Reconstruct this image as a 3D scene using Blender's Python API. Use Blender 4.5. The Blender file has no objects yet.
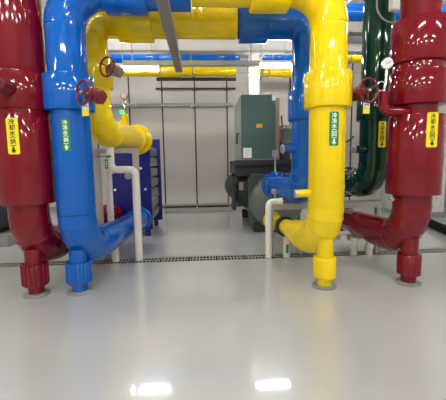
import bpy, bmesh, math, random
from mathutils import Vector, Matrix
random.seed(4)
S = bpy.context.scene
COL = S.collection
PI = math.pi
R = math.radians

# ------------------------------------------------------------------ camera
yaw, pit, roll = R(3.5), R(6.2), 0.016
fw = Vector((math.sin(yaw)*math.cos(pit), math.cos(yaw)*math.cos(pit), -math.sin(pit)))
rt = fw.cross(Vector((0, 0, 1))).normalized()
up = rt.cross(fw)
rt2 = rt*math.cos(roll) - up*math.sin(roll)
up2 = up*math.cos(roll) + rt*math.sin(roll)
cd = bpy.data.cameras.new('camera')
cd.sensor_width = 36; cd.lens = 36*330/446; cd.clip_start = 0.05; cd.clip_end = 100
cam = bpy.data.objects.new('camera', cd); COL.objects.link(cam)
M4 = Matrix((rt2, up2, -fw)).transposed().to_4x4(); M4.translation = (0, 0, 1.5)
cam.matrix_world = M4
S.camera = cam

# ------------------------------------------------------------------ world, exposure
w = bpy.data.worlds.new('world'); S.world = w; w.use_nodes = True
w.node_tree.nodes['Background'].inputs[0].default_value = (0.8, 0.85, 0.9, 1)
w.node_tree.nodes['Background'].inputs[1].default_value = 0.1
S.view_settings.view_transform = 'Standard'
S.view_settings.look = 'None'
S.view_settings.gamma = 1
S.view_settings.use_curve_mapping = False
S.view_settings.exposure = 0.95
TUBE_STRENGTH = 38.0

# ------------------------------------------------------------------ materials
def lin(c):
    return tuple(((v/255)/12.92 if v/255 <= .04045 else ((v/255+.055)/1.055)**2.4) for v in c) + (1,)
MATS = {}
def mat(name, rgb, rough=.4, metal=0., coat=0., var=0., vscale=6., bump=0., bscale=20., emit=0., spec=.5):
    if name in MATS: return MATS[name]
    m = bpy.data.materials.new(name); m.use_nodes = True
    nt = m.node_tree; b = nt.nodes['Principled BSDF']
    b.inputs['Base Color'].default_value = lin(rgb)
    b.inputs['Roughness'].default_value = rough
    b.inputs['Metallic'].default_value = metal
    b.inputs['Coat Weight'].default_value = coat
    b.inputs['Coat Roughness'].default_value = .06
    b.inputs['Specular IOR Level'].default_value = spec
    tc = nt.nodes.new('ShaderNodeTexCoord')
    if var > 0:
        n = nt.nodes.new('ShaderNodeTexNoise'); n.inputs['Scale'].default_value = vscale; n.inputs['Detail'].default_value = 5
        nt.links.new(tc.outputs['Object'], n.inputs['Vector'])
        hs = nt.nodes.new('ShaderNodeHueSaturation'); hs.inputs['Color'].default_value = lin(rgb)
        mr = nt.nodes.new('ShaderNodeMapRange'); mr.inputs[1].default_value = .3; mr.inputs[2].default_value = .7
        mr.inputs[3].default_value = 1-var; mr.inputs[4].default_value = 1+var
        nt.links.new(n.outputs['Fac'], mr.inputs[0]); nt.links.new(mr.outputs[0], hs.inputs['Value'])
        nt.links.new(hs.outputs[0], b.inputs['Base Color'])
    if bump > 0:
        n2 = nt.nodes.new('ShaderNodeTexNoise'); n2.inputs['Scale'].default_value = bscale; n2.inputs['Detail'].default_value = 2
        nt.links.new(tc.outputs['Object'], n2.inputs['Vector'])
        bp = nt.nodes.new('ShaderNodeBump'); bp.inputs['Strength'].default_value = bump; bp.inputs['Distance'].default_value = .02
        nt.links.new(n2.outputs['Fac'], bp.inputs['Height']); nt.links.new(bp.outputs[0], b.inputs['Normal'])
    if emit > 0:
        b.inputs['Emission Color'].default_value = lin(rgb); b.inputs['Emission Strength'].default_value = emit
    MATS[name] = m
    return m
BLUE = mat('blue_paint', (0, 92, 186), .07, var=.05, vscale=3, bump=.03, bscale=6)
YEL = mat('yellow_paint', (244, 212, 4), .07, var=.04, vscale=3, bump=.03, bscale=6)
RED = mat('red_paint', (120, 2, 25), .07, var=.06, vscale=3, bump=.03, bscale=6)
GRN = mat('green_paint', (0, 52, 34), .07, var=.06, vscale=3, bump=.03, bscale=6)
VRED = mat('valve_red', (108, 16, 28), .4, var=.12, vscale=30)
VGREY = mat('valve_cast_grey', (140, 125, 118), .45, metal=.3, var=.15, vscale=30)
STEEL = mat('frame_grey_paint', (172, 168, 160), .4, var=.05, vscale=5)
GALV = mat('galvanised', (176, 178, 180), .38, metal=.55, var=.08, vscale=12)
CHAN = mat('channel_grey', (140, 136, 132), .5, var=.06, vscale=8)
CHROME = mat('bright_steel', (205, 205, 205), .22, metal=.9)
WHITE = mat('white_pipe_plastic', (226, 224, 216), .35, var=.02)
BLACK = mat('black_rubber', (20, 20, 22), .45)
NAVY = mat('navy_paint', (16, 22, 112), .3, var=.05)
PLATE = mat('plate_edge_grey', (150, 146, 140), .4, metal=.3, var=.1, vscale=20)
CAB = mat('cabinet_green', (64, 92, 87), .4, var=.04)
CABS = mat('cabinet_side_grey', (140, 148, 142), .45, var=.04)
CHIL = mat('chiller_green_grey', (72, 84, 78), .42, var=.07, vscale=5)
VESS = mat('vessel_grey', (98, 108, 102), .42, var=.05, vscale=5)
INSUL = mat('pipe_insulation', (12, 12, 13), .8, spec=.15)
DARKG = mat('dark_green_grey', (34, 40, 38), .5, var=.1, vscale=8)
LYEL = mat('label_yellow', (244, 226, 10), .3)
LGRN = mat('label_green', (0, 128, 62), .3)
LWHT = mat('label_white', (232, 234, 230), .35)
INK = mat('ink_black', (18, 16, 14), .4)
INKW = mat('ink_white', (244, 246, 242), .4)
INKG = mat('ink_grey', (96, 112, 108), .5)
ORANGE = mat('label_orange', (224, 160, 20), .35)
PAD = mat('pad_grey', (136, 139, 137), .35, var=.08, vscale=15)
GRATE = mat('grate_steel', (160, 160, 152), .45, metal=.2, var=.1)
TRENCH = mat('trench_shade', (10, 10, 10), .8)  # near black stands in for the shade down in the drain channel
WRAP = mat('plastic_wrap', (205, 205, 202), .2, var=.15, vscale=9, bump=.7, bscale=14)
GLOWT = mat('tube_glow', (255, 252, 244), .4, emit=TUBE_STRENGTH)
GLOWG = mat('sign_glow', (30, 230, 110), .4, emit=1.6)
CLOCK = mat('dial_face', (225, 225, 220), .3)

def floor_material():
    m = bpy.data.materials.new('floor_epoxy'); m.use_nodes = True
    nt = m.node_tree; b = nt.nodes['Principled BSDF']; L = nt.links
    tc = nt.nodes.new('ShaderNodeTexCoord')
    n = nt.nodes.new('ShaderNodeTexNoise'); n.inputs['Scale'].default_value = .9; n.inputs['Detail'].default_value = 5
    L.new(tc.outputs['Object'], n.inputs['Vector'])
    r = nt.nodes.new('ShaderNodeValToRGB')
    r.color_ramp.elements[0].position = .3; r.color_ramp.elements[0].color = lin((184, 185, 185))
    r.color_ramp.elements[1].position = .7; r.color_ramp.elements[1].color = lin((192, 193, 193))
    L.new(n.outputs['Fac'], r.inputs[0]); L.new(r.outputs[0], b.inputs['Base Color'])
    b.inputs['Roughness'].default_value = .3
    b.inputs['Coat Weight'].default_value = 1.0; b.inputs['Coat IOR'].default_value = 1.65; b.inputs['Coat Roughness'].default_value = .05
    return m
FLOOR = floor_material()
WALL = mat('wall_panel', (198, 193, 189), .4, var=.015, vscale=1.2)
WALL2 = mat('wall_paint', (205, 203, 200), .6, var=.02, vscale=1)
CEIL = mat('ceiling_paint', (200, 202, 205), .8, var=.03, vscale=1)
BEAMM = mat('beam_paint', (182, 180, 178), .5, var=.02)

# ------------------------------------------------------------------ mesh helpers
def frame_of(d):
    d = Vector(d).normalized()
    a = Vector((0, 0, 1)) if abs(d.z) < .9 else Vector((0, 1, 0))
    u = a.cross(d).normalized()
    return u, d.cross(u).normalized(), d
class MB:
    def __init__(s): s.bm = bmesh.new()
    def box(s, x0, x1, y0, y1, z0, z1, bev=0.):
        b = bmesh.new()
        bmesh.ops.create_cube(b, size=1)
        for v in b.verts:
            v.co = Vector(((x0+x1)/2+v.co.x*(x1-x0), (y0+y1)/2+v.co.y*(y1-y0), (z0+z1)/2+v.co.z*(z1-z0)))
        if bev > 0:
            bmesh.ops.bevel(b, geom=b.edges[:], offset=bev, segments=2, affect='EDGES')
        s.merge(b); return s
    def merge(s, b):
        mm = bpy.data.meshes.new('tmp'); b.to_mesh(mm); b.free(); s.bm.from_mesh(mm); bpy.data.meshes.remove(mm)
    def lathe(s, prof, o, d, seg=40):
        o = Vector(o); u, v, d = frame_of(d); rows = []
        for (r, t) in prof:
            if r < 1e-6: rows.append([s.bm.verts.new(o+d*t)])
            else: rows.append([s.bm.verts.new(o+d*t+u*(r*math.cos(2*PI*k/seg))+v*(r*math.sin(2*PI*k/seg))) for k in range(seg)])
        for a, b in zip(rows, rows[1:]):
            for k in range(seg):
                k2 = (k+1) % seg
                if len(a) == 1 and len(b) == 1: continue
                if len(a) == 1: s.bm.faces.new((a[0], b[k2], b[k]))
                elif len(b) == 1: s.bm.faces.new((a[k], a[k2], b[0]))
                else: s.bm.faces.new((a[k], a[k2], b[k2], b[k]))
        return s
    def cyl(s, a, b, r, seg=32, bev=0.):
        a, b = Vector(a), Vector(b); h = (b-a).length
        if bev > 0: pr = [(0, 0), (r-bev, 0), (r-.3*bev, .3*bev), (r, bev), (r, h-bev), (r-.3*bev, h-.3*bev), (r-bev, h), (0, h)]
        else: pr = [(0, 0), (r, 0), (r, h), (0, h)]
        return s.lathe(pr, a, b-a, seg)
    def tube(s, pts, r, seg=40, caps=True):
        pts = [Vector(p) for p in pts]; n = len(pts)
        rad = r if isinstance(r, (list, tuple)) else [r]*n
        tan = []
        for i in range(n):
            t = (pts[min(i+1, n-1)]-pts[max(i-1, 0)])
            tan.append(t.normalized())
        u, v, _ = frame_of(tan[0]); rows = []
        for i in range(n):
            t = tan[i]
            u = (u-t*u.dot(t)).normalized(); v = t.cross(u)
            rows.append([s.bm.verts.new(pts[i]+u*(rad[i]*math.cos(2*PI*k/seg))+v*(rad[i]*math.sin(2*PI*k/seg))) for k in range(seg)])
        for a, b in zip(rows, rows[1:]):
            for k in range(seg):
                k2 = (k+1) % seg
                s.bm.faces.new((a[k], a[k2], b[k2], b[k]))
        if caps:
            s.bm.faces.new(rows[0][::-1]); s.bm.faces.new(rows[-1])
        return s
    def torus(s, c, d, R0, r, seg=36, sub=10):
        u, v, d = frame_of(d); c = Vector(c); rows = []
        for i in range(seg):
            a = 2*PI*i/seg; e = u*math.cos(a)+v*math.sin(a)
            rows.append([s.bm.verts.new(c+e*(R0+r*math.cos(2*PI*k/sub))+d*(r*math.sin(2*PI*k/sub))) for k in range(sub)])
        for i in range(seg):
            a, b = rows[i], rows[(i+1) % seg]
            for k in range(sub):
                k2 = (k+1) % sub
                s.bm.faces.new((a[k], b[k], b[k2], a[k2]))
        return s
    def build(s, name, m, parent=None, ang=40):
        bmesh.ops.recalc_face_normals(s.bm, faces=s.bm.faces[:])
        off = origin(parent) if parent else Vector((0, 0, 0))
        for v in s.bm.verts: v.co -= off
        me = bpy.data.meshes.new(name); s.bm.to_mesh(me); s.bm.free()
        me.polygons.foreach_set('use_smooth', [True]*len(me.polygons))
        me.set_sharp_from_angle(angle=R(ang))
        for k in (m if isinstance(m, (list, tuple)) else [m]): me.materials.append(k)
        o = bpy.data.objects.new(name, me); COL.objects.link(o)
        if parent: o.parent = parent
        return o
def origin(o):
    while o.parent: o = o.parent
    return o.location.copy()
def tag(o, label, cat, group=None, kind=None):
    if label: o['label'] = label
    if cat: o['category'] = cat
    if group: o['group'] = group
    if kind: o['kind'] = kind
    return o
def thing(name, label, cat, loc, group=None):
    o = bpy.data.objects.new(name, None); COL.objects.link(o); o.location = loc; o.empty_display_size = .1
    return tag(o, label, cat, group)
def solo(mb, name, m, label, cat, group=None):
    """a thing that is one mesh, origin left at its lowest centre"""
    vs = [v.co for v in mb.bm.verts]
    c = Vector(((min(v.x for v in vs)+max(v.x for v in vs))/2, (min(v.y for v in vs)+max(v.y for v in vs))/2, min(v.z for v in vs)))
    for v in mb.bm.verts: v.co -= c
    o = mb.build(name, m); o.location = c
    return tag(o, label, cat, group)
def struct(mb, name, m):
    o = mb.build(name, m); o['kind'] = 'structure'; return o
def copy_tree(o, parent=None):
    c = o.copy(); COL.objects.link(c)
    if parent: c.parent = parent
    for ch in list(o.children): copy_tree(ch, c)
    return c

# ------------------------------------------------------------------ room shell
XL, XR, YF, YB, ZC = -6.5, 6.5, -6.5, 11.7, 5.1
GY0, GY1 = 5.04, 5.31
m = MB(); m.box(XL, XR, YF, GY0, -.2, 0); m.box(XL, XR, GY1, YB, -.2, 0); m.box(XL, XR, GY0, GY1, -.2, -.12)
fl = struct(m, 'floor', [FLOOR, TRENCH])
for p in fl.data.polygons:
    c = p.center
    if GY0-.001 <= c.y <= GY1+.001: p.material_index = 1
struct(MB().box(XL, XR, YB, YB+.2, 0, ZC), 'wall_back', WALL)
struct(MB().box(XL, XR, YF-.2, YF, 0, ZC), 'wall_front', WALL2)
struct(MB().box(XL-.2, XL, YF, YB, 0, ZC), 'wall_left', WALL2)
struct(MB().box(XR, XR+.2, YF, YB, 0, ZC), 'wall_right', WALL2)
struct(MB().box(XL, XR, YF, YB, ZC, ZC+.2), 'ceiling', CEIL)
SEAM = mat('seam_dark', (52, 48, 46), .5)
SEAM2 = mat('seam_light', (150, 146, 142), .5)
k = 1
for i in range(-4, 6):
    x = -.205+1.11*i
    struct(MB().box(x-.022, x+.022, YB-.02, YB, .12, ZC), 'trim_%d' % k, SEAM); k += 1
for z in (4.62,):
    struct(MB().box(XL, XR, YB-.006, YB, z-.008, z+.008), 'trim_%d' % k, SEAM2); k += 1
struct(MB().box(XL, XR, 7.0, 7.25, 3.80, 4.22, .01), 'trim_%d' % k, BEAMM); k += 1
struct(MB().box(XL, XR, YB-.03, YB, 0, .12), 'baseboard_back', SEAM2)
struct(MB().box(XL, XR, GY1, GY1+.07, -.01, .002), 'trim_%d' % k, GRATE)

# ------------------------------------------------------------------ pipe helpers
def lower_elbow_pts(X, Y, zb, Rb, d, t0=0, t1=90, n=26):
    d = Vector((d[0], d[1], 0)).normalized(); o = Vector((X, Y, zb)); out = []
    for i in range(n+1):
        t = R(t0+(t1-t0)*i/n); out.append(o+d*(Rb*(1-math.cos(t)))-Vector((0, 0, Rb*math.sin(t))))
    return out
def upper_elbow_pts(X, Y, zb, Rb, d, n=26):
    return [Vector((p.x, p.y, 2*zb-p.z)) for p in lower_elbow_pts(X, Y, zb, Rb, d, n=n)]
def seamed(pts, r, seams):
    rad = [r]*len(pts); P = []; Q = []
    for i, p in enumerate(pts):
        if i in seams and 0 < i < len(pts)-1:
            d = (pts[i+1]-pts[i-1]).normalized()
            P += [p-d*.010, p-d*.004, p+d*.004, p+d*.010]; Q += [r, r+.005, r+.005, r]
        else: P.append(p); Q.append(r)
    return P, Q
def add_riser(root, mt, X, Y, z0, z1, r, name='riser'):
    return MB().cyl((X, Y, z0), (X, Y, z1), r, 64, .006).build(name, mt, root)
def add_collar(root, mt, a, b, r, name='collar'):
    return MB().cyl(a, b, r, 64, .012).build(name, mt, root)
def add_lower(root, mt, X, Y, zax, Rb, r, d, L, name='lower_run', reduce=None):
    d = Vector((d[0], d[1], 0)).normalized(); zb = zax+Rb
    P, Q = seamed(lower_elbow_pts(X, Y, zb, Rb, d), r, (4, 9, 14, 19))
    MB().tube(P, Q, 64).build('lower_elbow', mt, root)
    s = Vector((X, Y, zax))+d*Rb
    if reduce:
        l0, l1, r2 = reduce
        pts = [s, s+d*l0, s+d*l1, s+d*L]; rad = [r, r, r2, r2]
    else: pts = [s, s+d*L]; rad = [r, r]
    o = MB(); o.tube(pts, rad, 56); o.torus(s+d*.03, d, r, .006, 56, 6)
    o.build(name, mt, root)
    return s, d, s+d*L
def add_flange(root, mt, c, d, r, th, nb, hole=.0, boltm=CHROME, name='flange'):
    c = Vector(c); d = Vector(d).normalized()
    f = MB().cyl(c-d*th/2, c+d*th/2, r, 56, .006).build(name, mt, root)
    u, v, _ = frame_of(d)
    for i in range(nb):
        a = 2*PI*(i+.5)/nb; p = c+(u*math.cos(a)+v*math.sin(a))*(r*.86)
        MB().cyl(p-d*(th/2+.022), p+d*(th/2+.022), .016, 6).build('bolt', boltm, f)
    return f
def add_foot(root, mt, X, Y, ztop, teeth=False):
    n = MB(); n.cyl((X, Y, .30), (X, Y, ztop), .098, 40).build('foot_neck', mt, root)
    b = MB(); b.lathe([(0, .12), (.128, .12), (.136, .128), (.136, .365), (.128, .375), (0, .375)], (X, Y, 0), (0, 0, 1), 48)
    if teeth:
        for i in range(16):
            a = 2*PI*i/16; c, s_ = math.cos(a), math.sin(a)
            b.cyl((X+c*.134, Y+s_*.134, .14), (X+c*.134, Y+s_*.134, .385), .014, 8)
    b.build('foot_socket', mt, root)
    MB().cyl((X, Y, .03), (X, Y, .14), .088, 40).build('foot_stub', mt, root)
    MB().lathe([(0, 0), (.148, 0), (.145, .022), (.135, .03), (0, .03)], (X, Y, 0), (0, 0, 1), 48).build('base_plate', PAD, root)
def curved_label(root, mt, X, Y, r, a0, zc, wd, ht, name='label'):
    cr = .018; n = 20; bm = bmesh.new(); o_, i_ = [], []
    for k_ in range(n+1):
        s_ = -wd/2+wd*k_/n; e = abs(s_)-(wd/2-cr)
        h = ht/2-(cr-math.sqrt(max(0, cr*cr-e*e)) if e > 0 else 0)
        a = a0+s_/r
        for rr, arr in ((r+.004, o_), (r-.002, i_)):
            x, y = X+rr*math.sin(a), Y-rr*math.cos(a)
            arr.append((bm.verts.new((x, y, zc-h)), bm.verts.new((x, y, zc+h))))
    for k_ in range(n):
        a, b = o_[k_], o_[k_+1]; c, d = i_[k_], i_[k_+1]
        bm.faces.new((a[0], b[0], b[1], a[1])); bm.faces.new((c[0], c[1], d[1], d[0]))
        bm.faces.new((a[1], b[1], d[1], c[1])); bm.faces.new((a[0], c[0], d[0], b[0]))
    for e in (0, n):
        a, c = o_[e], i_[e]; bm.faces.new((a[0], a[1], c[1], c[0]))
    mb = MB(); mb.bm.free(); mb.bm = bm
    return mb.build(name, mt, root, 60)
def glyph(ch):
    cu = bpy.data.curves.new('g', 'FONT'); cu.body = ch; cu.size = 1; cu.align_x = 'CENTER'; cu.resolution_u = 3; cu.offset = .022
    o = bpy.data.objects.new('g', cu); COL.objects.link(o)
    dg = bpy.context.evaluated_depsgraph_get(); dg.update()
    me = bpy.data.meshes.new_from_object(o.evaluated_get(dg))
    V = [Vector((v.co.x, v.co.y)) for v in me.vertices]; Fc = [tuple(p.vertices) for p in me.polygons]
    bpy.data.objects.remove(o); bpy.data.curves.remove(cu); bpy.data.meshes.remove(me)
    return V, Fc
ARROW = ([Vector(p) for p in ((-.16, .45), (.16, .45), (.16, 0), (.42, 0), (0, -.5), (-.42, 0), (-.16, 0))], [(6, 2, 1, 0), (5, 4, 3, 2, 6)])
def lettering(parent, mt, X, Y, r, a0, zc, wd, ht, text, arrow):
    bm = bmesh.new(); slots = [(c, 1.0 if c not in '()' else .42) for c in text]+[('ARROW', 1.15)]
    tot = sum(s_ for _, s_ in slots); unit = ht*.95/tot; z = zc+ht*.475
    for c, s_ in slots:
        hh = unit*s_; cz = z-hh/2; z -= hh; size = unit*.96
        if c == 'ARROW':
            V, Fc = ARROW; size = unit*1.1; fl_ = -1 if arrow == 'up' else 1
            P = [(v.x*size, v.y*size*fl_) for v in V]
        else:
            V, Fc = glyph(c)
            if not V: continue
            x0, x1 = min(v.x for v in V), max(v.x for v in V); y0, y1 = min(v.y for v in V), max(v.y for v in V)
            sc = size/max(x1-x0, y1-y0)
            P = [((v.x-(x0+x1)/2)*sc, (v.y-(y0+y1)/2)*sc) for v in V]
            if c in '()': P = [(p[1], -p[0]) for p in P]
        vs = []
        for px, pz in P:
            a = a0+px/r
            vs.append(bm.verts.new((X+(r+.006)*math.sin(a), Y-(r+.006)*math.cos(a), cz+pz)))
        for f in Fc:
            try: bm.faces.new([vs[i] for i in f])
            except ValueError: pass
    mb = MB(); mb.bm.free(); mb.bm = bm
    return mb.build('lettering', mt, parent)
def pipe_label(root, bg, ink, X, Y, r, a0, zc, wd, ht, text, arrow):
    l = curved_label(root, bg, X, Y, r, a0, zc, wd, ht)
    lettering(l, ink, X, Y, r+.001, a0, zc, wd, ht, text, arrow)
    return l
def add_valve(root, bodym, wheelm, start, c, axis, wr=.115, name='drain_valve'):
    """small gate valve: nipple from the pipe to a flanged body, stem and spoked handwheel"""
    start, c = Vector(start), Vector(c); ax = Vector(axis).normalized(); nd = (c-start).normalized()
    b = MB()
    b.cyl(start, c+nd*.02, .034, 20)
    b.lathe([(0, -.06), (.05, -.06), (.062, -.03), (.062, .03), (.05, .06), (0, .06)], c, ax, 24)
    b.cyl(c-nd*.085, c-nd*.06, .068, 24, .004); b.cyl(c+nd*.05, c+nd*.075, .062, 8, .004)
    b.lathe([(0, -.06), (.075, -.06), (.08, .003), (.08, .03), (.07, .045), (0, .045)], c, ax, 4)
    b.cyl(c-nd*.07, c+nd*.07, .045, 24)
    b.lathe([(.06, .05), (.068, .055), (.068, .075), (.036, .085), (.03, .11), (0, .11)], c, ax, 24)
    v = b.build(name, bodym, root)
    u, vv, _ = frame_of(ax); h = MB(); wc = c+ax*.17
    h.torus(wc, ax, wr, .0125, 40, 10)
    for i in range(3):
        a = 2*PI*i/3+.5; h.cyl(wc-ax*.012, wc+(u*math.cos(a)+vv*math.sin(a))*wr, .009, 10)
    h.cyl(wc-ax*.02, wc+ax*.012, .026, 20, .004)
    h.build('handwheel', wheelm, v)
    s_ = MB(); s_.cyl(c+ax*.10, wc+ax*.035, .010, 14); s_.cyl(wc+ax*.012, wc+ax*.024, .017, 6)
    s_.build('stem', CHROME, v)
    return v
def add_tag(root, x, y, z, a):
    """hanging two-tone card; top of the card at z"""
    d = Vector((math.cos(a), math.sin(a), 0)); n = Vector((math.sin(a), -math.cos(a), 0))
    def slab(w0, w1, z0, z1, t0, t1, name, mt, par):
        m_ = MB(); m_.box(w0, w1, t0, t1, z0, z1, .002)
        for v in m_.bm.verts:
            q = v.co.copy(); v.co = Vector((x, y, z))+d*q.x-n*q.y+Vector((0, 0, q.z))
        return m_.build(name, mt, par)
    t = slab(-.042, .042, -.135, 0, -.003, .003, 'tag_card', LWHT, root)
    slab(-.040, .040, -.132, -.07, -.005, -.002, 'tag_panel', LYEL, t)
    m_ = slab(-.028, -.006, -.045, -.028, -.005, -.002, 'tag_mark', INKG, t)
    slab(.004, .028, -.045, -.028, -.005, -.002, 'tag_mark', INKG, t)
    MB().torus((x, y, z+.012), n, .016, .002, 16, 6).build('tag_ring', CHROME, t)
    return t
def add_stub(root, mt, a, b, r=.042, capm=GALV):
    a, b = Vector(a), Vector(b); d = (b-a).normalized()
    s_ = MB().cyl(a, b, r, 28, .004).build('drain_stub', mt, root)
    MB().cyl(b-d*.004, b+d*.022, r*1.12, 28, .004).build('end_cap', capm, s_)
    return s_

r0 = .212
# ------------------------------------------------------------------ left red riser
X, Y = -2.00, 3.9
t = thing('red_pipe', 'large dark red riser pipe at the left edge of the photo', 'pipe', (X, Y, 0))
add_riser(t, RED, X, Y, 2.4, ZC-.01, .275)
add_collar(t, RED, (X, Y, 2.115), (X, Y, 2.51), .305)
add_riser(t, RED, X, Y, 1.09, 2.2, .285, 'sleeve')
add_riser(t, RED, X, Y, .96, 1.2, r0, 'riser_neck')
s_, d_, e_ = add_lower(t, RED, X, Y, .50, .47, r0, (.035, 1), 2.5, reduce=(1.2, 1.5, .15))
for q in (1.9, 2.15, 2.45): add_flange(t, RED, s_+d_*q, d_, .24, .05, 10)
add_foot(t, RED, X+.01, Y, .56, True)
pipe_label(t, LYEL, INK, X, Y, .285, R(8), 1.825, .112, .375, '冷却水(供)', 'down')
add_valve(t, VRED, VRED, (X+.06, Y-.29, 2.31), (X+.06, Y-.42, 2.31), (-.6, -.8, 0))

# ------------------------------------------------------------------ front blue riser and header
X, Y = -1.475, 3.925
t = thing('blue_pipe', 'bright blue pipe bend rising at left front, green arrow label', 'pipe', (X, Y, 0))
add_riser(t, BLUE, X, Y, .955, 3.01, r0)
add_collar(t, BLUE, (X, Y, 2.115), (X, Y, 2.50), .268)
P, Q = seamed(upper_elbow_pts(X, Y, 3.01, .42, (1, 0)), r0, (0, 9, 17))
MB().tube(P, Q, 64).build('upper_elbow', BLUE, t)
MB().cyl((X+.42, Y, 3.43), (-.085, Y, 3.43), r0, 64, .006).build('header', BLUE, t)
add_collar(t, BLUE, (-1.02, Y, 3.43), (-.57, Y, 3.43), .262, 'header_sleeve')
s_, d_, e_ = add_lower(t, BLUE, X, Y, .475, .48, r0, (.10, 1), 2.0, reduce=(.3, .9, .19))
add_flange(t, BLUE, s_+d_*2.0, d_, .225, .09, 12, boltm=BLUE)
add_foot(t, BLUE, X-.02, Y, .53, True)
pipe_label(t, LGRN, INKW, X, Y, r0, R(4), 1.838, .09, .345, '冷冻水(供)', 'up')
v_ = add_valve(t, VRED, VRED, (X+.20, Y-.12, 2.29), (-1.055, 3.58, 2.22), (-.62, -.78, .05))
add_tag(t, -1.195, 3.585, 2.155, R(-20))

# ------------------------------------------------------------------ rear yellow riser and header
X, Y = -1.455, 4.75
t = thing('yellow_pipe', 'dark yellow pipe behind the front blue riser, leading to the blue heat exchanger', 'pipe', (X, Y, 0))
add_riser(t, YEL, X, Y, 2.40, 3.20, r0)
add_collar(t, YEL, (X, Y, 2.56), (X, Y, 2.97), .262)
P, Q = seamed(upper_elbow_pts(X, Y, 3.20, .23, (1, 0)), r0, (9, 17))
MB().tube(P, Q, 64).build('upper_elbow', YEL, t)
MB().cyl((X+.23, Y, 3.43), (.515, Y, 3.43), r0, 64, .006).build('header', YEL, t)
add_collar(t, YEL, (-1.08, Y, 3.43), (-.62, Y, 3.43), .262, 'header_sleeve')
MB().lathe([(0, -.185), (.06, -.175), (.12, -.14), (.165, -.08), (.185, 0), (.185, .9), (0, .9)], (-.02, Y-.035, 3.42), (0, 0, 1), 48).build('branch', YEL, t)
s_, d_, e_ = add_lower(t, YEL, X, Y, 1.99, .42, r0, (.125, 1), 1.42, 'heat_exchanger_run')
e1 = e_
f = add_flange(t, YEL, e_-d_*.05, d_, .285, .10, 16, boltm=YEL)
add_flange(t, YEL, e_-d_*.30, d_, .25, .06, 12, boltm=YEL, name='coupling')
q = s_+d_*.75
b = MB().cyl(q+Vector((0, 0, .15)), q+Vector((0, 0, .40)), .055, 24, .004).build('thermowell', YEL, t)
b = MB().cyl(q+Vector((-.1, .1, .15)), q+Vector((-.1, .1, .30)), .035, 24, .004).build('thermowell', YEL, t)
g = MB(); g.cyl(q+Vector((0, 0, .40)), q+Vector((0, 0, .54)), .012, 12); g.torus(q+Vector((0, 0, .57)), (0, 1, 0), .035, .008, 20, 8)
g.cyl(q+Vector((0, 0, .60)), q+Vector((0, 0, .67)), .010, 12)
gp = g.build('gauge_stem', CHROME, t)
g = MB(); g.cyl(q+Vector((0, -.03, .70)), q+Vector((0, .03, .70)), .062, 32, .006); gg = g.build('pressure_gauge', VGREY, t)
MB().cyl(q+Vector((0, -.034, .70)), q+Vector((0, -.028, .70)), .05, 32).build('dial', CLOCK, gg)
add_valve(t, VGREY, VRED, (X+.2, Y-.1, 2.76), (-1.06, 4.46, 2.71), (-.5, -.85, .05))

# ------------------------------------------------------------------ front yellow riser and header
X, Y = 1.455, 3.81
t = thing('yellow_pipe', 'bright yellow pipe bend at centre right with a green arrow label', 'pipe', (X, Y, 0))
add_riser(t, YEL, X, Y, .97, 3.01, r0*.98)
add_collar(t, YEL, (X, Y, 2.115), (X, Y, 2.505), .266)
P, Q = seamed(upper_elbow_pts(X, Y, 3.01, .42, (-1, 0)), r0*.98, (0, 9, 17))
MB().tube(P, Q, 64).build('upper_elbow', YEL, t)
MB().cyl((X-.42, Y, 3.43), (-.07, Y, 3.43), r0*.98, 64, .006).build('header', YEL, t)
add_collar(t, YEL, (.57, Y, 3.43), (.99, Y, 3.43), .262, 'header_sleeve')
s_, d_, e_ = add_lower(t, YEL, X, Y, .52, .46, r0*.98, (-.15, 1), 1.32, reduce=(.12, .6, .125))
MB().cyl(s_+d_*.70, s_+d_*.80, .158, 40, .012).build('coupling', BLACK, t)
add_flange(t, YEL, e_, d_, .16, .08, 10)
add_foot(t, YEL, X, Y, .60)
pipe_label(t, LGRN, INKW, X, Y, r0*.98, R(0), 1.867, .105, .37, '冷冻水(回)', 'down')
add_stub(t, YEL, (X-.17, Y-.02, 1.15), (X-.36, Y-.02, 1.14), .046, GALV)
add_valve(t, VRED, VRED, (X+.24, Y-.06, 2.28), (1.77, 3.74, 2.27), (.28, -.95, .0), .125)

# ------------------------------------------------------------------ rear blue riser and header
X, Y = 1.51, 4.75
t = thing('blue_pipe', 'dark blue pipe bend half hidden behind the front yellow riser', 'pipe', (X, Y, 0))
add_riser(t, BLUE, X, Y, 1.42, 3.20, r0)
add_collar(t, BLUE, (X, Y, 2.10), (X, Y, 2.51), .265)
P, Q = seamed(upper_elbow_pts(X, Y, 3.20, .23, (-1, 0)), r0, (9, 17))
MB().tube(P, Q, 64).build('upper_elbow', BLUE, t)
MB().cyl((X-.23, Y, 3.43), (.53, Y, 3.43), r0, 64, .006).build('header', BLUE, t)
add_collar(t, BLUE, (.55, Y, 3.43), (.93, Y, 3.43), .262, 'header_sleeve')
s_, d_, e_ = add_lower(t, BLUE, X, Y, 1.068, .38, r0, (-.05, 1), 1.3, 'chiller_run')
f = add_flange(t, BLUE, e_, d_, .27, .07, 12)
f = add_flange(t, BLUE, e_-d_*.22, d_, .27, .07, 12)
q = e_-d_*.11
v_ = MB().cyl(q-d_*.08, q+d_*.08, .23, 40, .01).build('butterfly_valve', BLUE, t)
MB().cyl(q+Vector((-.05, -.1, .2)), q+Vector((-.05, -.1, .58)), .018, 16).build('valve_stem', GALV, v_)
MB().box(q.x-.10, q.x, q.y-.15, q.y-.05, q.z+.55, q.z+.68, .01).build('valve_head', GALV, v_)
add_stub(t, BLUE, (X-.17, Y-.06, 1.70), (X-.36, Y-.08, 1.70), .055, GALV)
q = s_+d_*.55+Vector((-.21, -.02, 0))
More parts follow.
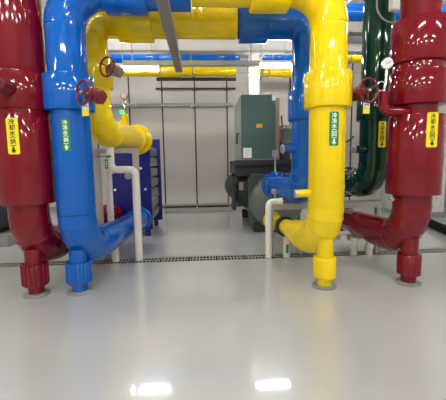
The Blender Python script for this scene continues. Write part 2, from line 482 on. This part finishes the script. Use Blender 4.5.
g = MB(); g.box(q.x-.06, q.x+.02, q.y-.06, q.y+.04, q.z-.10, q.z-.01, .008); g.cyl(q+Vector((0, 0, -.3)), q+Vector((0, 0, -.09)), .016, 14)
g.build('air_valve', GALV, t)
pipe_label(t, LGRN, INKW, X, Y, r0, R(9), 1.89, .1, .36, '冷冻水(供)', 'up')

# ------------------------------------------------------------------ green riser
X, Y = 2.53, 4.75
t = thing('green_pipe', 'dark green riser pipe behind the right red riser', 'pipe', (X, Y, 0))
add_riser(t, GRN, X, Y, 1.50, ZC-.01, r0)
add_collar(t, GRN, (X, Y, 2.09), (X, Y, 2.45), .262)
s_, d_, e_ = add_lower(t, GRN, X, Y, 1.16, .36, r0, (-.03, 1), .45)
add_flange(t, GRN, e_, d_, .26, .06, 12)
add_stub(t, GRN, (X-.17, Y-.1, 1.68), (X-.37, Y-.14, 1.68), .05, GALV)
pipe_label(t, LYEL, INK, X, Y, r0, R(-2), 1.88, .105, .36, '冷却水(回)', 'down')
c = MB(); pts = []
for i in range(25):
    a = PI*i/24; pts.append((X-.21-.0+.20*(1-math.cos(a))+.04, Y-.26-.04*math.sin(a), 3.55-.22*math.sin(a)))
c.tube([(pts[0][0], pts[0][1], 3.9)]+pts+[(pts[-1][0], pts[-1][1], 3.9)], .011, 10)
c.build('sensor_conduit', CHAN, t)
MB().box(2.50, 2.62, 4.36, 4.46, 3.46, 3.62, .01).build('sensor_box', LWHT, t)

# ------------------------------------------------------------------ right red riser
X, Y = 2.51, 3.80
t = thing('red_pipe', 'large bright red riser pipe with stacked sleeves at the right edge', 'pipe', (X, Y, 0))
add_riser(t, RED, X, Y, 2.95, ZC-.01, .21, 'upper_riser')
add_collar(t, RED, (X, Y, 2.595), (X, Y, 3.06), .305, 'upper_sleeve')
add_riser(t, RED, X, Y, 2.45, 2.65, .27, 'riser_neck')
add_collar(t, RED, (X, Y, 2.135), (X, Y, 2.51), .305)
add_riser(t, RED, X, Y, 1.9, 2.3, .225, 'riser_neck')
add_riser(t, RED, X, Y, 1.11, 2.02, .297, 'sleeve')
add_riser(t, RED, X, Y, .96, 1.2, r0, 'riser_neck')
s_, d_, e_ = add_lower(t, RED, X, Y, .52, .46, r0, (-.03, 1), 1.35, reduce=(.25, .9, .185))
add_flange(t, RED, e_, d_, .23, .05, 10)
add_foot(t, RED, X, Y, .58)
pipe_label(t, LYEL, INK, X, Y, .297, R(0), 1.835, .125, .375, '冷却水(回)', 'down')
b = MB(); P = [(X-.16, Y-.12, 2.055), (X-.37, Y-.14, 2.055)]
for i in range(1, 13):
    a = PI/2*i/12; P.append((X-.39-.085*math.sin(a), Y-.14, 2.055+.085*(1-math.cos(a))))
P.append((X-.475, Y-.14, 2.27))
b.tube(P, .052, 24); sp = b.build('sampling_elbow', RED, t)
q = Vector((X-.475, Y-.14, 2.27))
b = MB(); b.cyl(q, q+Vector((.02, 0, .10)), .014, 14); b.torus(q+Vector((-.03, 0, .06)), (0, 1, 0), .05, .009, 24, 8)
b.cyl(q+Vector((.02, 0, .10)), q+Vector((.025, 0, .25)), .016, 14); b.build('gauge_siphon', CHROME, t)
c = q+Vector((.028, 0, .30))
gv = Vector((-.45, -.9, 0)).normalized()
gg = MB().cyl(c-gv*.025, c+gv*.025, .062, 36, .006).build('pressure_gauge', CHROME, t)
MB().cyl(c+gv*.0235, c+gv*.0275, .052, 36).build('dial', CLOCK, gg)
u, v_, _ = frame_of(gv)
b = MB(); b.tube([c+gv*.029-u*.01-v_*.005, c+gv*.029+u*.035+v_*.02], .003, 6); b.build('needle', INK, gg)
q = Vector((X-.17, Y-.2, 1.16))
add_stub(t, RED, (X-.2, Y-.05, 1.06), (X-.29, Y-.08, 1.06), .028, CHROME)
add_tag(t, 1.862, 3.70, 2.175, R(10))

# ------------------------------------------------------------------ overhead supports
m = MB(); x0, x1 = -.42, -.30
m.box(x0, x1, 2.9, 5.98, 3.10, 3.112); m.box(x0, x0+.008, 2.9, 5.98, 3.112, 3.20); m.box(x1-.008, x1, 2.9, 5.98, 3.112, 3.20)
t = thing('support_channel', 'grey steel channel running front to back under the overhead pipes', 'channel', ((x0+x1)/2, 4.4, 3.10))
m.build('channel', CHAN, t)
for y in (3.2, 5.75): MB().cyl(((x0+x1)/2, y, 3.112), ((x0+x1)/2, y, ZC), .010, 12).build('hanger_rod', CHAN, t)
t = thing('cross_strut', 'horizontal grey strut across the end of the overhead channel', 'strut', (0, 6.2, 3.27))
m = MB(); m.box(-1.35, 1.1, 6.16, 6.24, 3.27, 3.355, .004); m.build('strut', GALV, t)
for x in (-1.2, .93): MB().cyl((x, 6.2, 3.27), (x, 6.2, ZC), .012, 12).build('hanger_rod', CHAN, t)
# far headers
def far_pipe(name, mt, label, x0, x1, y, z, r, sl):
    t_ = thing(name, label, 'pipe', ((x0+x1)/2, y, z-r))
    MB().cyl((x0, y, z), (x1, y, z), r, 40, .006).build('header', mt, t_)
    for a, b_ in sl: MB().cyl((a, y, z), (b_, y, z), r*1.22, 40, .01).build('sleeve', mt, t_)
    n = 3
    for i in range(n):
        x = x0+(x1-x0)*(i+.5)/n
        h = MB(); h.torus((x, y, z), (1, 0, 0), r+.012, .014, 32, 8); h.cyl((x, y, z+r+.01), (x, y, ZC), .010, 10)
        h.build('hanger', CHAN, t_)
    return t_
far_pipe('blue_pipe', BLUE, 'far blue overhead header above the left light tube', -6.2, .98, 8.5, 4.16, .19, [(-1.6, -1.0), (-.95, -.35)])
far_pipe('yellow_pipe', YEL, 'far yellow overhead header above the panelled back wall, left part', -6.2, 1.0, 9.5, 4.06, .13, [(-1.1, -.55)])
far_pipe('blue_pipe', BLUE, 'far blue overhead header above the right light tube', 1.55, 3.0, 8.5, 4.16, .19, [(1.9, 2.4)])
far_pipe('yellow_pipe', YEL, 'far yellow overhead header behind the right light tube', 1.75, 4.1, 10.6, 4.33, .13, [(2.6, 3.1)])
far_pipe('blue_pipe', BLUE, 'blue overhead header seen between the yellow and green risers above the cable tray', 2.1, 6.2, 6.62, 4.38, .18, [])
far_pipe('yellow_pipe', YEL, 'yellow overhead header seen just below the white beam between yellow and green risers', 3.3, 6.2, 8.5, 4.13, .13, [])
m = MB(); m.box(-1.2, 1.0, 9.45, 9.55, 3.82, 3.895, .004)
t = solo(m, 'support_angle', DARKG, 'thin dark angle under the far yellow header', 'support')
# wall conduits
t = thing('conduit', 'light grey conduit running along the back wall behind the gauge', 'conduit', (-1.5, 11.5, 3.5))
MB().cyl((-5.5, 11.5, 3.5), (1.1, 11.5, 3.5), .06, 20).build('tube', GALV, t)
for x in (-4, -2.2, -.3): MB().box(x-.04, x+.04, 11.44, 11.69, 3.42, 3.58, .004).build('clamp', GALV, t)
t = thing('conduit', 'thin dark conduit high on the back wall above the light grey one', 'conduit', (-.15, 11.55, 4.06))
MB().cyl((-1.5, 11.55, 4.06), (1.2, 11.55, 4.06), .030, 16).build('tube', SEAM, t)
for x in (-1.3, -.2, .9): MB().box(x-.03, x+.03, 11.5, 11.69, 4.02, 4.10, .004).build('clamp', SEAM, t)
t = thing('floor_hose', 'black pipe lying low along the foot of the back wall', 'pipe', (0, 11.1, 0))
MB().cyl((-1.6, 11.1, .09), (1.3, 11.1, .09), .035, 16).build('tube', BLACK, t)
for x in (-1.3, -.2, .9): MB().box(x-.03, x+.03, 11.06, 11.14, 0, .09, .004).build('foot', GALV, t)
# cable duct to cabinet
t = thing('cable_duct', 'white vertical cable duct dropping onto the green cabinet', 'duct', (1.17, 7.5, 2.93))
m = MB(); m.box(1.06, 1.29, 7.42, 7.58, 2.93, ZC, .004); m.build('duct', BEAMM, t)
for z in (3.4, 4.0, 4.6): MB().box(1.05, 1.30, 7.41, 7.59, z, z+.03).build('joint', GALV, t)
m = MB(); m.tube([(1.66, 8.25, 4.3), (1.36, 8.25, 3.88)], .035, 4)
m.tube([(1.66, 8.25, 4.3), (1.66, 8.25, ZC)], .035, 4)
solo(m, 'diagonal_brace', BEAMM, 'white diagonal brace hanging beside the cable duct', 'brace')
m = MB(); m.tube([(1.62, 8.8, 3.75), (1.30, 8.8, 3.35)], .032, 4); m.tube([(1.62, 8.8, 3.75), (1.62, 8.8, ZC)], .03, 4)
solo(m, 'diagonal_brace', GALV, 'lower grey diagonal brace under the right light tube', 'brace')
# cable tray, upper right
t = thing('cable_tray', 'grey cable tray under the ceiling between yellow and green risers', 'tray', (2.4, 6.4, 3.85))
m = MB(); m.box(1.9, 6.2, 6.2, 6.41, 3.88, 3.90); m.box(1.9, 6.2, 6.2, 6.215, 3.90, 4.06); m.box(1.9, 6.2, 6.395, 6.41, 3.90, 4.06); m.build('tray', CHAN, t)
for x in (2.25, 4.5): MB().cyl((x, 6.3, 3.90), (x, 6.3, ZC), .010, 10).build('hanger_rod', CHAN, t)
m = MB(); m.tube([(2.1, 6.15, 3.95), (2.55, 6.15, 4.25), (3.0, 6.15, 4.6), (3.0, 6.3, ZC)], .022, 12)
solo(m, 'conduit', GALV, 'grey diagonal conduit crossing the cable tray', 'conduit')

# ------------------------------------------------------------------ light fixtures
def fixture(label, loc, hl=.6, group=None):
    t_ = thing('tube_light', label, 'light', loc, group); x, y, z = loc
    MB().box(x-hl, x+hl, y-.06, y+.06, z+.045, z+.095, .006).build('housing', BEAMM, t_)
    MB().cyl((x-hl+.03, y, z), (x+hl-.03, y, z), .045, 20, .006).build('lamp_tube', GLOWT, t_)
    for s1 in (-1, 1):
        MB().box(x+s1*(hl-.015)-.015, x+s1*(hl-.015)+.015, y-.04, y+.04, z-.045, z+.05, .004).build('lamp_holder', BEAMM, t_)
        MB().cyl((x+s1*(hl-.15), y, z+.08), (x+s1*(hl-.15), y, ZC-.005), .006, 8).build('hanger_rod', CHAN, t_)
    return t_
fixture('glowing tube light left of centre, above the heat exchanger', (-1.235, 6.9, 3.41), .44)
fixture('glowing tube light at centre right, above the green cabinet', (1.49, 6.9, 3.475), .395)
def lamp_row(z, spots):
    p_ = None
    for x, y in spots:
        if p_ is None: p_ = fixture('unseen tube light in rows hanging from the ceiling, rear rows added for light', (x, y, z), .6, 'tube lights in rows on the ceiling'); continue
        c_ = copy_tree(p_); c_.location = (x, y, z)
lamp_row(4.2, [(x, y) for y in (1.6, -1.4, -4.4) for x in (-4.2, -1.4, 1.4, 4.2)])
lamp_row(4.85, [(x, y) for y in (5.5, 7.55) for x in (-4.5, -1.7, 2.2, 4.6)])  # rear rows added out of view to brighten the back of the room

# ------------------------------------------------------------------ heat exchanger
hx = thing('heat_exchanger', 'navy blue plate heat exchanger behind the left pipes', 'heat exchanger', (-1.5, 7.65, 0))
hy0, hy1, hxl, hxr = 7.02, 8.3, -1.98, -1.08
MB().box(hxl, hxr, hy0, hy0+.07, .14, 2.08, .006).build('front_plate', NAVY, hx)
MB().box(hxl, hxr+.06, hy1-.06, hy1, .14, 2.13, .006).build('rear_plate', NAVY, hx)
nb = 7; zz = [.30+1.62*i/nb for i in range(nb+1)]
for i in range(nb):
    MB().box(hxl+.06, hxr-.02, hy0+.07, hy1-.06, zz[i]+.03, zz[i+1]-.02, .004).build('plate_pack', PLATE, hx)
MB().box(hxl+.12, hxr-.08, hy0+.07, hy1-.06, .28, 1.94).build('gasket_core', BLACK, hx)
for z in (.45, .80, 1.15, 1.50, 1.82):
    for x in (hxr+.015, hxl-.015):
        MB().cyl((x, hy0-.10, z), (x, hy1+.08, z), .014, 12).build('tie_bolt', CHROME, hx)
b = MB()
for x, z in ((-1.85, 1.36), (-1.80, .62), (-1.28, 1.44), (-1.2, 1.0), (-1.83, 1.0)):
    MB().cyl((x, hy0-.04, z), (x, hy0+.01, z), .028, 6).build('nut', LWHT, hx)
MB().cyl((-1.55, hy0-.02, 1.28), (-1.55, hy0+.01, 1.28), .07, 28, .005).build('port_cover', PLATE, hx)
for x in (hxl+.1, hxr-.1):
    for y in (hy0+.03, hy1-.03): MB().box(x-.05, x+.05, y-.04, y+.04, 0, .15).build('foot', NAVY, hx)
m = MB(); m.tube([(-1.0, 8.36, .55), (-.96, 8.36, .62), (-.96, 8.36, 1.5)], .012, 8)

# ------------------------------------------------------------------ chiller and cabinet
ch = thing('chiller', 'dark grey green chiller vessel on the floor under the green cabinet', 'chiller', (1.5, 8, 0))
MB().lathe([(0, -.10), (.18, -.095), (.36, -.06), (.50, 0), (.57, .08), (.59, .16), (.59, 2.6), (.40, 2.8), (0, 2.85)], (1.60, 6.92, .66), (0, 1, 0), 56).build('vessel', VESS, ch)
m = MB(); m.box(.99, 2.15, 7.12, 7.18, .08, 1.27, .05); m.build('tube_sheet', CHIL, ch)
m = MB(); m.lathe([(0, 0), (.2, .02), (.32, .08), (.38, .2), (.38, 2.0), (.2, 2.15), (0, 2.2)], (1.0, 7.22, .90), (0, 1, 0), 44); lv = m.build('economiser_vessel', DARKG, ch)
MB().box(.80, .89, 7.205, 7.232, .92, 1.10, .003).build('warning_label', PLATE, lv)
m = MB(); m.box(.64, .72, 7.1, 7.3, .50, 1.30, .01); m.box(.64, 1.0, 7.1, 7.3, 1.24, 1.29, .006); m.build('bracket', DARKG, ch)
for y in (7.15, 9.2): MB().box(1.1, 2.06, y-.06, y+.1, 0, .22, .01).build('saddle_foot', DARKG, ch)
m = MB(); m.box(.70, 2.2, 6.98, 8.5, 1.46, 1.575, .01); m.box(.70, 2.15, 7.12, 8.4, 1.28, 1.47, .01); m.build('top_frame', DARKG, ch)
m = MB(); m.lathe([(0, .003), (.17, -.03), (.24, .03), (.26, .12), (.26, .9), (0, .9)], (1.86, 7.3, 2.10), (0, 1, 0), 40)
mo = m.build('compressor_motor', CHIL, ch)
m = MB(); m.cyl((1.86, 7.6, 1.5), (1.86, 7.6, 1.98), .16, 28); m.build('motor_stand', DARKG, ch)
for i in range(8):
    a = 2*PI*i/8; MB().cyl((1.86+.2*math.cos(a), 7.25, 2.1+.2*math.sin(a)), (1.86+.2*math.cos(a), 7.32, 2.1+.2*math.sin(a)), .016, 6).build('bolt', DARKG, mo)
cb = thing('control_cabinet', 'tall dark green electrical control cabinet standing on the chiller', 'cabinet', (1.19, 7.6, 1.575))
cx0, cx1, cy0, cy1, cz0, cz1 = .825, 1.55, 6.92, 8.35, 1.575, 2.92
MB().box(cx0, cx1, cy0+.03, cy1, cz0, cz1, .012).build('body', CABS, cb)
dr = MB().box(cx0+.005, cx1-.005, cy0, cy0+.032, cz0+.03, cz1-.01, .01).build('front_panel', CAB, cb)
MB().box(.86, 1.04, cy0-.004, cy0+.004, 1.62, 1.83, .001).build('data_plate', LWHT, dr)
MB().box(1.14, 1.27, cy0-.004, cy0+.004, 2.24, 2.32, .001).build('warning_label', ORANGE, dr)
MB().box(1.47, 1.545, cy0-.004, cy0+.004, 2.79, 2.90, .001).build('number_plate', LWHT, dr)
MB().tube([(cx0-.0, 7.3, 2.16), (cx0-.05, 7.28, 2.15), (cx0-.055, 7.26, 2.0), (cx0-.06, 7.25, 1.93)], .018, 12).build('handle', BLACK, cb)
m = MB(); m.box(cx1, cx1+.10, 7.0, 7.3, cz0, 2.86, .01); m.build('side_trunking', VGREY, cb)
for x, y in ((cx0+.08, 7.1), (cx1-.12, 7.1)):
    m = MB(); m.torus((x, y, cz1+.03), (0, 1, 0), .035, .008, 20, 8); m.build('lifting_eye', CHAN, cb)
# cables next to cabinet
m = MB(); m.tube([(1.70, 7.05, 2.5), (1.72, 7.02, 2.2), (1.70, 7.0, 1.9), (1.74, 7.0, 1.6)], .018, 12); m.build('power_cable', VRED, cb)

# ------------------------------------------------------------------ left steel frame
fr = thing('pipe_frame', 'grey steel frame carrying the rear yellow pipe at left', 'frame', (-1.35, 5.4, 0))
for x in (-1.67, -1.06): MB().box(x-.045, x+.045, 5.36, 5.45, 0, 1.70, .005).build('post', STEEL, fr)
MB().box(-1.72, -1.01, 5.36, 5.45, 1.70, 1.775, .005).build('top_beam', STEEL, fr)
for x in (-1.67, -1.06): MB().box(x-.07, x+.07, 5.33, 5.48, 0, .012).build('base_plate', STEEL, fr)
m = MB(); m.box(-1.84, -1.72, 5.36, 5.45, 1.30, 1.60, .01); m.build('black_valve_box', BLACK, fr)  # plain black box added in place of a black valve
def dogleg(p, r_, seg=28, rb=.1):
    """tube path with rounded corners"""
    p = [Vector(q_) for q_ in p]; out = [p[0]]
    for a, b_, c_2 in zip(p, p[1:], p[2:]):
        d0 = (b_-a).normalized(); d1 = (c_2-b_).normalized(); A, B = b_-d0*rb, b_+d1*rb
        for i in range(11):
            s1 = i/10; out.append(A*(1-s1)**2+b_*2*s1*(1-s1)+B*s1**2)
    return out+[p[-1]]
t = thing('drain_pipe', 'white drain pipe stepping right below the rear yellow pipe', 'pipe', (-1.03, 5.2, 0))
MB().tube(dogleg([(-1.40, 5.2, 1.86), (-1.40, 5.2, 1.44), (-1.035, 5.2, 1.44), (-1.035, 5.2, .003)], 0, rb=.11), .056, 28).build('tube', WHITE, t)
l_ = MB().box(-1.475, -1.425, 5.138, 5.146, 1.46, 1.60, .004).build('pipe_tag', LGRN, t)
for z in (1.495, 1.53, 1.565): MB().box(-1.463, -1.437, 5.135, 5.14, z-.008, z+.008).build('tag_mark', INKW, l_)
b = MB(); b.tube([(-1.45, 5.16, 1.645), (-1.62, 5.16, 1.645)], .008, 8); b.cyl((-1.45, 5.16, 1.645), (-1.38, 5.13, 1.645), .02, 12); b.build('valve_lever', INKG, t)
t = solo(MB().cyl((-1.56, 5.62, 0), (-1.56, 5.62, 1.86), .054, 28), 'drain_pipe', WHITE, 'straight white drain pipe beside the left grey frame post', 'pipe')
t = solo(MB().cyl((-1.40, 5.19, .003), (-1.40, 5.19, .285), .058, 28), 'drain_pipe', WHITE, 'short white stub pipe under the lower end of the front blue pipe', 'pipe')

# ------------------------------------------------------------------ right steel frame
fr = thing('pipe_frame', 'grey steel frame with two rails behind the front yellow riser', 'frame', (2.0, 5.2, 0))
fy0, fy1 = 5.16, 5.24
for x in (1.09, 1.99, 2.86): MB().box(x-.035, x+.035, fy0, fy1, .003, .78, .005).build('post', STEEL, fr)
MB().box(1.055, 2.92, fy0-.002, fy1+.002, .76, .85, .005).build('top_rail', STEEL, fr)
MB().box(1.055, 2.92, fy0+.004, fy1-.004, .24, .315, .005).build('lower_rail', STEEL, fr)
t = thing('drain_pipe', 'white drain pipe with hooked top beside the right grey frame', 'pipe', (1.03, 5.13, 0))
MB().tube(dogleg([(1.22, 5.11, .90), (1.03, 5.11, .90), (1.03, 5.11, .003)], 0, rb=.09), .05, 28).build('tube', WHITE, t)
MB().cyl((1.20, 5.11, .90), (1.25, 5.11, .90), .06, 24, .004).build('union', WHITE, t)
t = thing('drain_pipe', 'short white stub pipe with green tag under the front yellow pipe', 'pipe', (1.315, 5.10, 0))
MB().cyl((1.315, 5.10, .003), (1.315, 5.10, .40), .052, 28).build('tube', WHITE, t)
MB().box(1.295, 1.34, 5.042, 5.05, .08, .22, .003).build('pipe_tag', LGRN, t)
for (x, h, lab) in ((2.42, .30, 'left white drain fitting with elbow below the right frame rail'), (2.68, .34, 'right white drain stub below the red return pipe')):
    t = thing('drain_pipe', lab, 'pipe', (x, 5.13, 0))
    m = MB(); m.cyl((x, 5.10, .003), (x, 5.10, h), .055, 26); m.cyl((x, 5.10, .10), (x, 5.10, .17), .07, 26, .006); m.build('tube', WHITE, t)
    if x < 2.5:
        MB().tube(dogleg([(x, 5.10, .20), (x-.16, 5.10, .20), (x-.16, 5.10, .32)], 0, rb=.06), .05, 24).build('elbow', WHITE, t)
# black cable between the yellow riser and green pipe
m = MB(); P = []
for i in range(17):
    s1 = i/16; P.append((1.60+.56*s1, 4.25+.40*s1, 1.80-.05*math.sin(s1*PI*.8)+.09*s1**4))
m.tube(P, .013, 10)
solo(m, 'cable', BLACK, 'black cable sagging between the yellow riser and green pipe', 'cable')

# ------------------------------------------------------------------ drain grate sections
gw = .42
g0 = thing('drain_grate', 'steel grate section in the floor drain channel', 'grate', (0, (GY0+GY1)/2, -.008), 'grate sections of the floor drain')
yc = (GY0+GY1)/2
m = MB(); hw = (GY1-GY0)/2
for a, b_ in ((GY0, GY0+.018), (GY1-.018, GY1), (yc-.012, yc+.012)): m.box(-gw/2, gw/2, a, b_, -.008, .002)
nbar = 8
for i in range(nbar+1):
    x = -gw/2+gw*i/nbar; wd = .015 if 0 < i < nbar else .024
    m.box(max(-gw/2, x-wd/2), min(gw/2, x+wd/2), GY0, GY1, -.008, .001)
m.build('grid', GRATE, g0)
n = 0
for i in range(29):
    x = XL+.22+i*(gw+.027)
    if i == 0: g0.location.x = x; continue
    c_ = copy_tree(g0); c_.location.x = x

# ------------------------------------------------------------------ back left and back right extras
t = thing('exit_sign', 'small green lit sign on the back wall behind the gauge', 'sign', (-2.6, 11.66, 3.2))
m = MB(); m.box(-2.74, -2.55, 11.6, 11.69, 3.25, 3.37, .006); m.build('housing', BEAMM, t)
MB().box(-2.73, -2.56, 11.592, 11.602, 3.26, 3.36, .002).build('face', GLOWG, t)
pm = thing('pump', 'black pump on a grey plinth at the far left edge', 'pump', (-4.3, 6.8, 0))
MB().box(-4.9, -3.7, 6.4, 7.3, 0, .22, .01).build('plinth', PAD, pm)
m = MB(); m.lathe([(0, 0), (.2, .02), (.27, .08), (.27, .7), (.2, .78), (0, .8)], (-4.55, 6.85, .58), (1, 0, 0), 40); m.build('motor', BLACK, pm)
m = MB(); m.cyl((-3.98, 6.62, .62), (-3.98, 7.08, .62), .30, 40, .02); m.cyl((-3.98, 6.85, .75), (-3.98, 6.85, 1.15), .11, 28); m.build('volute', DARKG, pm)
MB().box(-4.5, -4.0, 6.6, 7.1, .20, .36, .01).build('foot', DARKG, pm)
cr = thing('equipment_crate', 'grey unit wrapped in clear plastic behind the right red riser', 'crate', (5.87, 8.85, 0))
MB().box(5.35, 6.4, 8.3, 9.4, .12, 1.6, .03).build('wrapped_body', WRAP, cr)
MB().box(5.3, 6.45, 8.25, 9.45, 0, .13, .008).build('pallet', PAD, cr)
m = MB(); m.tube([(5.45, 8.1, .09), (4.62, 5.2, .09)], .09, 28); 
solo(m, 'floor_pipe', INSUL, 'black insulated pipe lying on the floor at the right edge', 'pipe')
